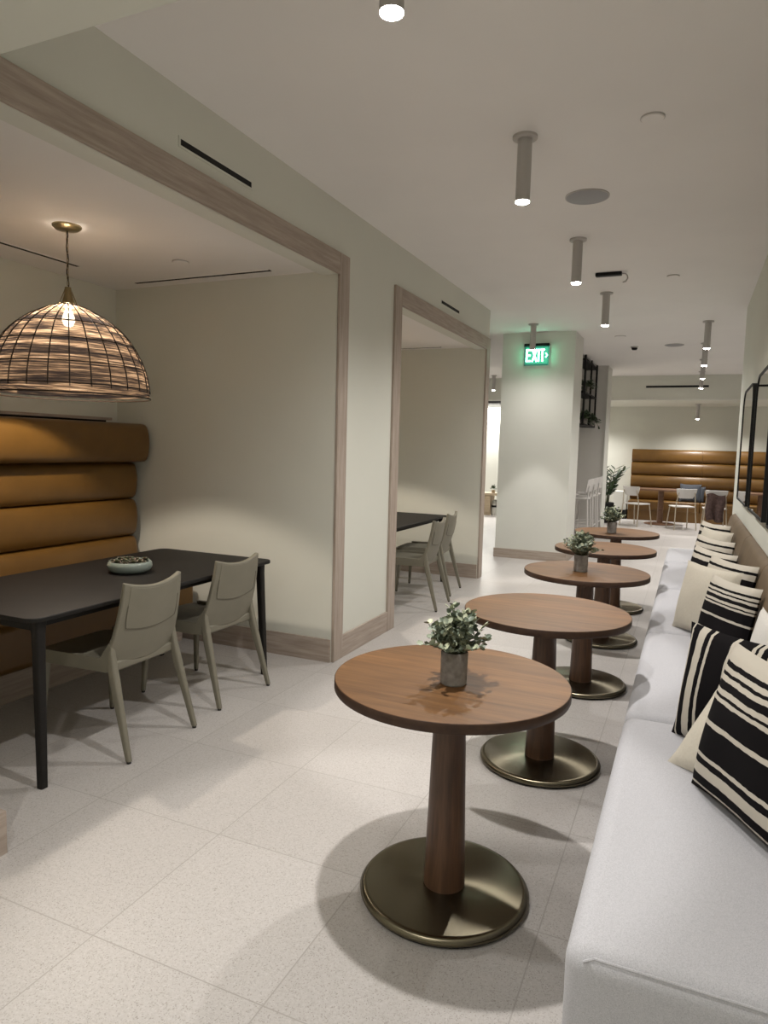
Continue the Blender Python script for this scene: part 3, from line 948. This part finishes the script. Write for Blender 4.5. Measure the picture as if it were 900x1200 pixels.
# ------------------------------------------------------------------ woven pendant
def make_pendant():
    t = thing('woven_pendant_lamp', 'domed pendant lamp of woven bark strips hanging over the black table', 'lamp', (-3.13, 2.786, ZA), 0, 'woven pendants in the alcoves')
    z0 = -ZA
    obj('canopy', lathe(B(), [(0, 0), (.074, 0), (.074, -.008), (.058, -.022), (.012, -.028), (0, -.028)], 40), M['brass'], t)
    pts = [(.004 * math.sin(k * 1.3), .003 * math.cos(k * 1.1), -.028 - (.30 * k / 12)) for k in range(13)]
    obj('cord', tube(B(), pts, .0035, 6), M['cord'], t)
    bm = B()
    for k in range(10):
        zc = -.045 - k * .028
        ring = []
        for q in range(10):
            a = 2 * PI * q / 10
            px, pz = .006 * math.cos(a), .017 * math.sin(a)
            ring.append((px, 0, zc + pz) if k % 2 else (0, px, zc + pz))
        tube(bm, ring, .0016, 5, closed=True)
    obj('chain', bm, M['brass'], t)
    bm = B()
    for k in range(6):
        a = 2 * PI * k / 6
        tube(bm, [(.012 * math.cos(a), .012 * math.sin(a), -.325), (.045 * math.cos(a), .045 * math.sin(a), -.412)], .0028, 5)
    tube(bm, [(.012 * math.cos(2 * PI * k / 16), .012 * math.sin(2 * PI * k / 16), -.325) for k in range(16)], .004, 5, closed=True)
    lathe(bm, [(0, -.322), (.016, -.322), (.020, -.36), (.034, -.409), (.0, -.411)], 24)
    obj('neck', bm, M['brass'], t)
    prof = [(.045, 2.200), (.10, 2.182), (.187, 2.135), (.24, 2.098), (.28, 2.06), (.318, 2.015), (.345, 1.970), (.378, 1.905), (.40, 1.840), (.411, 1.775), (.416, 1.712)]
    def rz(s):
        s *= len(prof) - 1; i = min(int(s), len(prof) - 2); f = s - i
        return prof[i][0] * (1 - f) + prof[i + 1][0] * f, prof[i][1] * (1 - f) + prof[i + 1][1] * f
    sp = [rz(k / 44) for k in range(45)]
    bm = lathe(B(), [(r, z + z0 + .0) for r, z in sp if z > 1.722], 96, cap=False)
    obj('shade', bm, M['weave'], t, angle=80)
    bm = B()
    nr = 26
    for k in range(nr):
        a = 2 * PI * k / nr
        tube(bm, [((r + .003) * math.cos(a), (r + .003) * math.sin(a), z + z0) for r, z in sp[::3]], .0032, 5)
    for s in (0, .34, .56, .76, .93, 1.0):
        r, z = rz(s); r += .003
        tube(bm, [(r * math.cos(2 * PI * k / 64), r * math.sin(2 * PI * k / 64), z + z0) for k in range(64)], (.0032 if s < 1 else .0042), 5, closed=True)
    obj('wire_frame', bm, M['wire'], t)
    obj('bulb', lathe(B(), [(0, -.40), (.014, -.40), (.016, -.44), (.030, -.475), (.033, -.50), (.023, -.525), (0, -.533)], 24), M['bulb'], t)
    ld = bpy.data.lights.new('bulb_light', 'POINT'); ld.energy = 44; ld.color = (1, .88, .74); ld.shadow_soft_size = .035
    lo = bpy.data.objects.new('bulb_light', ld); COL.objects.link(lo); lo.location = (0, 0, -.548); lo.parent = t
    return t
pd = make_pendant()
pd2 = copy_tree(pd); pd2.location.y += 3.53; pd2['label'] = 'woven pendant lamp inside the far alcove, tucked behind its frame'

# ------------------------------------------------------------------ far room
# channelled banquette
t = thing('leather_banquette', 'brown leather banquette with horizontal channels against the far back wall', 'banquette', (0, 16.6, 0))
xs = [-1.24, .235, 1.71, 3.2]
zs = [.435, .71, .995, 1.285, 1.58]
for i in range(3):
    for k in range(4):
        bm = B(); n = 10
        prof = []
        z0, z1 = zs[k] + .002, zs[k + 1] - .002
        for q in range(n + 1):
            a = -PI / 2 + PI * q / n
            prof.append((.23 - .09 * max(0, math.cos(a)) ** .75, (z0 + z1) / 2 + (z1 - z0) / 2 * math.sin(a)))
        prof = [(.44, z0)] + prof + [(.44, z1)]
        x0, x1 = xs[i] + .002, xs[i + 1] - .002
        a = [bm.verts.new((x0, y, z)) for y, z in prof]; b_ = [bm.verts.new((x1, y, z)) for y, z in prof]
        m_ = len(prof)
        bm.faces.new(a); bm.faces.new(b_[::-1])
        for q in range(m_): bm.faces.new((a[q], b_[q], b_[(q + 1) % m_], a[(q + 1) % m_]))
        obj('back_channel', bm, M['leather'], t, angle=60)
    obj('seat_cushion', box(B(), xs[i] + .002, xs[i + 1] - .002, -.27, .44, .22, .434), M['leather'], t, bevel=.025, seg=4)
    obj('seat_front', box(B(), xs[i] + .002, xs[i + 1] - .002, -.262, .44, .0, .225), M['leather'], t)

def slat_pillow(label, loc, m, W, H, Tk, rz, lean):
    o = obj('throw_cushion', cushion_mesh(W, H, Tk, 14), m)
    o.location = loc; o.rotation_euler = (math.radians(-lean), 0, rz)
    return setp(o, label, 'cushion')
slat_pillow('slate blue cushion on the far brown banquette', (.02, 16.56, .43), M['blue_fabric'], .44, .42, .14, -.08, 16)
slat_pillow('dark cushion tucked beside the slate blue cushion on the far banquette', (.17, 16.66, .43), M['blue_fabric'], .30, .36, .12, -.5, 10)

# bistro table
t = thing('bistro_table', 'brown pedestal table in front of the far brown banquette', 'table', (-.53, 15.62, 0))
obj('tabletop', prism(B(), rrect(-.62, .50, -.34, .34, .10), .715, .745), M['brown_wood'], t, bevel=.004)
obj('post', lathe(B(), [(0, .025), (.06, .025), (.055, .715), (0, .715)], 24), M['brown_wood'], t)
obj('base_disc', lathe(B(), [(0, 0), (.30, 0), (.31, .012), (.29, .024), (0, .028)], 40), M['brown_wood'], t)

def make_bistro_chair():
    """faces +y"""
    t = thing('bistro_chair', 'x', 'chair', (0, 0, 0), 0, 'white bistro chairs at the far banquette')
    obj('seat', prism(B(), rrect(-.21, .21, -.20, .21, .09), .445, .465), M['white_metal'], t, bevel=.006)
    def bk(u, v):
        s = 2 * u - 1
        hw = .20 * (1 - .35 * (1 - v) ** 2)
        return (s * hw, -.235 + .05 * s * s - .03 * v, .625 + .185 * v)
    obj('backrest', slab_fn(B(), bk, .018, 14, 6), M['white_metal'], t, bevel=.004, seg=2)
    for s in (-1, 1):
        obj('leg', tube(B(), [(s * .21, -.25, 0), (s * .185, -.195, .45), (s * .165, -.222, .66), (s * .15, -.235, .74)], .0105, 8), M['brass_leg'], t)
        obj('leg', tube(B(), [(s * .205, .235, 0), (s * .175, .17, .445)], .0105, 8), M['brass_leg'], t)
    return t
M['brass_leg'] = new_mat('pale_metal_leg', (.48, .42, .33, 1), .4, .3)[0]
bc = make_bistro_chair()
for i, (x, y, a, lb) in enumerate(((-.96, 14.96, -32, 'white chair at the left end of the far brown table'), (-.11, 14.84, 20, 'white chair in front of the blue cushion at the far table'),
                                    (.47, 14.75, 4, 'white chair half hidden by the far mirror'))):
    o = bc if i == 0 else copy_tree(bc)
    o.location = (x, y, 0); o.rotation_euler = (0, 0, math.radians(a)); o['label'] = lb
# dark cloth hanging at the third chair
def drape(u, v):
    s = 2 * u - 1
    return (.47 + .16 * s * (1 - .25 * v) + .012 * math.sin(7 * v), 14.44 - .055 * math.sin(3 * u * PI) * v - .02 * v, .74 - .50 * v + .025 * math.sin(6 * u))
setp(obj('draped_cloth', slab_fn(B(), drape, .03, 20, 14), M['brown_cloth'], None), 'dark brown cloth hanging on the half hidden chair', 'cloth')

# tall plant and white box
t = thing('tall_plant', 'tall dark green plant with long leaves in a dark pot beside the grey wall block', 'plant', (-1.60, 15.25, 0))
obj('pot', lathe(B(), [(0, 0), (.13, 0), (.16, .02), (.17, .42), (.155, .43), (.15, .40), (0, .40)], 32), M['black'], t)
rnd = random.Random(11)
bl, bs = B(), B()
for k in range(9):
    a = k * 2.4 + .3; tl_ = .10 + .30 * rnd.random()
    H = rnd.uniform(.55, .85)
    pts = [Vector((.05 * math.cos(a), .05 * math.sin(a), .40))]
    for s in (.25, .5, .75, 1.0):
        pts.append(Vector(((.05 + tl_ * H * s * s) * math.cos(a), (.05 + tl_ * H * s * s) * math.sin(a), .40 + H * s * (1 - .12 * s))))
    tube(bs, pts, [.014, .012, .010, .008, .005], 6)
    for s in range(2, 9):
        f = s / 8 * 4; i = min(int(f), 3); p = pts[i].lerp(pts[i + 1], f - i)
        for sd in (-1, 1):
            d = Vector((math.cos(a + sd * 1.1), math.sin(a + sd * 1.1), .55 + .15 * rnd.random()))
            leaf_disc(bl, p, d, Vector((rnd.uniform(-.4, .4), rnd.uniform(-.4, .4), 1)), rnd.uniform(.16, .25), .055, .2, 8)
obj('stems', bs, M['stem'], t)
obj('foliage', bl, M['leaf'], t)
t = thing('storage_box', 'white box on a black plinth beside the brown banquette', 'box', (-1.43, 16.5, 0))
obj('body', box(B(), -.14, .16, -.15, .15, .20, .62), M['pillar'], t, bevel=.01)
obj('plinth', box(B(), -.15, .17, -.16, .16, 0, .20), M['black'], t)

# bar stools and bar
def make_stool():
    t = thing('bar_stool', 'x', 'stool', (0, 0, 0), 0, 'white bar stools at the grey wall')
    obj('seat', prism(B(), rrect(-.19, .19, -.19, .19, .08), .735, .765), M['white_metal'], t, bevel=.008)
    def bk(u, v):
        s = 2 * u - 1
        return (.20 - .06 * s * s + .03 * v, s * .19, .86 + .20 * v - .02 * s * s)
    obj('backrest', slab_fn(B(), bk, .018, 12, 6), M['white_metal'], t, bevel=.004, seg=2)
    for sx in (-1, 1):
        for sy in (-1, 1):
            top = [(sx * .165, sy * .165, .74)] if sx < 0 else [(sx * .165, sy * .165, .74), (.19, sy * .14, .95)]
            obj('leg', tube(B(), [(sx * .21, sy * .21, 0)] + top, .012, 8), M['white_metal'], t)
    q = [(.19 * sx, .19 * sy, .26) for sx, sy in ((-1, -1), (1, -1), (1, 1), (-1, 1))]
    obj('footrest', tube(B(), q, .009, 6, closed=True), M['white_metal'], t)
    return t
bs_ = make_stool()
for i, (y, lb) in enumerate(((11.35, 'nearest white bar stool beside the pillar edge'), (11.98, 'middle white bar stool of the three under the hanging rack'), (12.62, 'farthest white bar stool, by the grey wall block'))):
    o = bs_ if i == 0 else copy_tree(bs_)
    o.location = (-1.62, y, 0); o['label'] = lb
t = thing('bar_counter', 'pale stone bar counter behind the white stools', 'counter', (-2.3, 12.1, 0))
obj('counter_top', box(B(), -.35, .35, -1.05, 1.05, 1.0, 1.04), M['stone'], t, bevel=.004)
obj('counter_body', box(B(), -.30, .15, -1.0, 1.0, 0, 1.0), M['greywall'], t)

# hanging rack with vines
t = thing('hanging_rack', 'black metal rack with trailing plants hung from the ceiling right of the pillar', 'rack', (-1.70, 12.35, 0))
Y3 = (-.72, .02, .74)
for y in Y3:
    for x in (-.15, .05):
        obj('post', box(B(), x - .014, x + .014, y - .014, y + .014, 1.93, ZC), M['black'], t)
for z in (1.93, 2.45, 2.97):
    obj('shelf', box(B(), -.165, .065, -.735, .755, z - .012, z + .012), M['black'], t)
for i, (y, z, lb, n, seed) in enumerate(((-.45, 2.462, 'leafy plant on the upper shelf of the black rack', 30, 1), (-.5, 1.942, 'trailing vine at the near end of the lower rack shelf', 34, 2), (.45, 1.942, 'trailing vine spilling over the far end of the lower rack shelf', 40, 3))):
    v = thing('trailing_plant', lb, 'plant', (-1.66, 12.35 + y, z), 0, 'plants on the hanging rack')
    rnd = random.Random(seed); bm, bs2 = B(), B()
    obj('pot', lathe(B(), [(0, 0), (.05, 0), (.065, .09), (.058, .09), (0, .08)], 20), M['concrete'], v)
    for k in range(n):
        a = rnd.uniform(0, 2 * PI)
        L = rnd.uniform(.10, .26)
        up = rnd.uniform(.05, .22)
        pts = [Vector((0, 0, .085))]
        for s in (.33, .66, 1):
            pts.append(Vector((math.cos(a) * L * s * .6, math.sin(a) * L * s, .085 + up * s - .16 * s * s * rnd.uniform(.4, 1))))
        tube(bs2, pts, .003, 4)
        for s in range(1, 4):
            for q in range(2):
                leaf_disc(bm, pts[s], Vector((rnd.uniform(-1, 1), rnd.uniform(-1, 1), rnd.uniform(-.3, .6))), Vector((0, 0, 1)), rnd.uniform(.05, .085), .04, .2)
    obj('stems', bs2, M['stem'], v)
    obj('foliage', bm, M['leaf'], v)

# the bright corner seen through the gap at left
t = thing('linear_light', 'bright linear light under a dark panel in the far left corner', 'light', (-4.5, 15.9, 2.55))
obj('panel', box(B(), -2.2, .9, -.85, .85, -.05, 0), M['dark_panel'], t)
obj('tube', box(B(), -2.2, .9, .86, 1.06, -.06, 0), emis('linear_diffuser', (1, .98, .95, 1), 6), t)
ld = bpy.data.lights.new('strip_light', 'AREA'); ld.shape = 'RECTANGLE'; ld.size = 3.0; ld.size_y = .2; ld.energy = 120; ld.color = (1, .97, .93)
lo = bpy.data.objects.new('strip_light', ld); COL.objects.link(lo); lo.location = (-.65, .96, -.07); lo.parent = t
t = thing('console_bench', 'low pale oak console with open middle in the far left corner', 'console', (-4.1, 15.35, 0))
obj('top', box(B(), -.8, .8, -.2, .2, .45, .50), M['oak'], t, bevel=.003)
for x0, x1 in ((-.8, -.62), (-.12, .01), (.19, .32), (.62, .8)):
    obj('leg', box(B(), x0, x1, -.19, .19, 0, .45), M['oak'], t)
t = thing('white_canister', 'white canister with a black band under the oak console', 'canister', (-4.0, 15.3, 0))
obj('body', lathe(B(), [(0, 0), (.075, 0), (.08, .01), (.08, .30), (.06, .34), (0, .35)], 24), M['pillar'], t)
obj('band', lathe(B(), [(.081, .18), (.083, .18), (.083, .225), (.081, .225)], 24, cap=False), M['black'], t)
t = thing('potted_plant', 'tiny green plant in a pale pot on the far oak console', 'plant', (-4.06, 15.3, .50))
obj('pot', lathe(B(), [(0, 0), (.035, 0), (.045, .07), (.04, .07), (0, .06)], 20), M['oak'], t)
bm = B(); rnd = random.Random(9)
for k in range(60):
    a = rnd.uniform(0, 2 * PI); e = rnd.uniform(.1, 1.4)
    d = Vector((math.cos(a) * math.cos(e), math.sin(a) * math.cos(e), math.sin(e)))
    leaf_disc(bm, Vector((0, 0, .08)) + d * rnd.uniform(.02, .07), d, Vector((0, 0, 1)), .05, .03, .2)
obj('foliage', bm, M['leaf'], t)

# ------------------------------------------------------------------ camera
yaw, pit, rol, FPX = math.radians(23.8428), math.radians(-5.4056), math.radians(1.4649), 807.4
f = Vector((math.sin(-yaw) * math.cos(pit), math.cos(-yaw) * math.cos(pit), math.sin(pit)))
r = f.cross(Vector((0, 0, 1))).normalized(); u = r.cross(f)
c_, s_ = math.cos(rol), math.sin(rol)
r2 = c_ * r + s_ * u; u2 = -s_ * r + c_ * u
cam = bpy.data.cameras.new('camera')
cam.sensor_fit = 'VERTICAL'; cam.sensor_height = 36; cam.sensor_width = 27; cam.lens = 36 * FPX / 1200
cam.clip_start = .05
co = bpy.data.objects.new('camera', cam); COL.objects.link(co)
co.matrix_world = Matrix.Translation((0, 0, 1.48)) @ Matrix((r2, u2, -f)).transposed().to_4x4()
S.camera = co

w = bpy.data.worlds.new('world'); S.world = w; w.use_nodes = True
w.node_tree.nodes['Background'].inputs[0].default_value = (.9, .93, 1, 1)
w.node_tree.nodes['Background'].inputs[1].default_value = .1
S.view_settings.view_transform = 'Standard'
S.view_settings.look = 'None'
S.view_settings.exposure = 0.47
S.view_settings.gamma = 1
S.view_settings.use_curve_mapping = False
S.cycles.diffuse_bounces = 6
S.cycles.max_bounces = 12
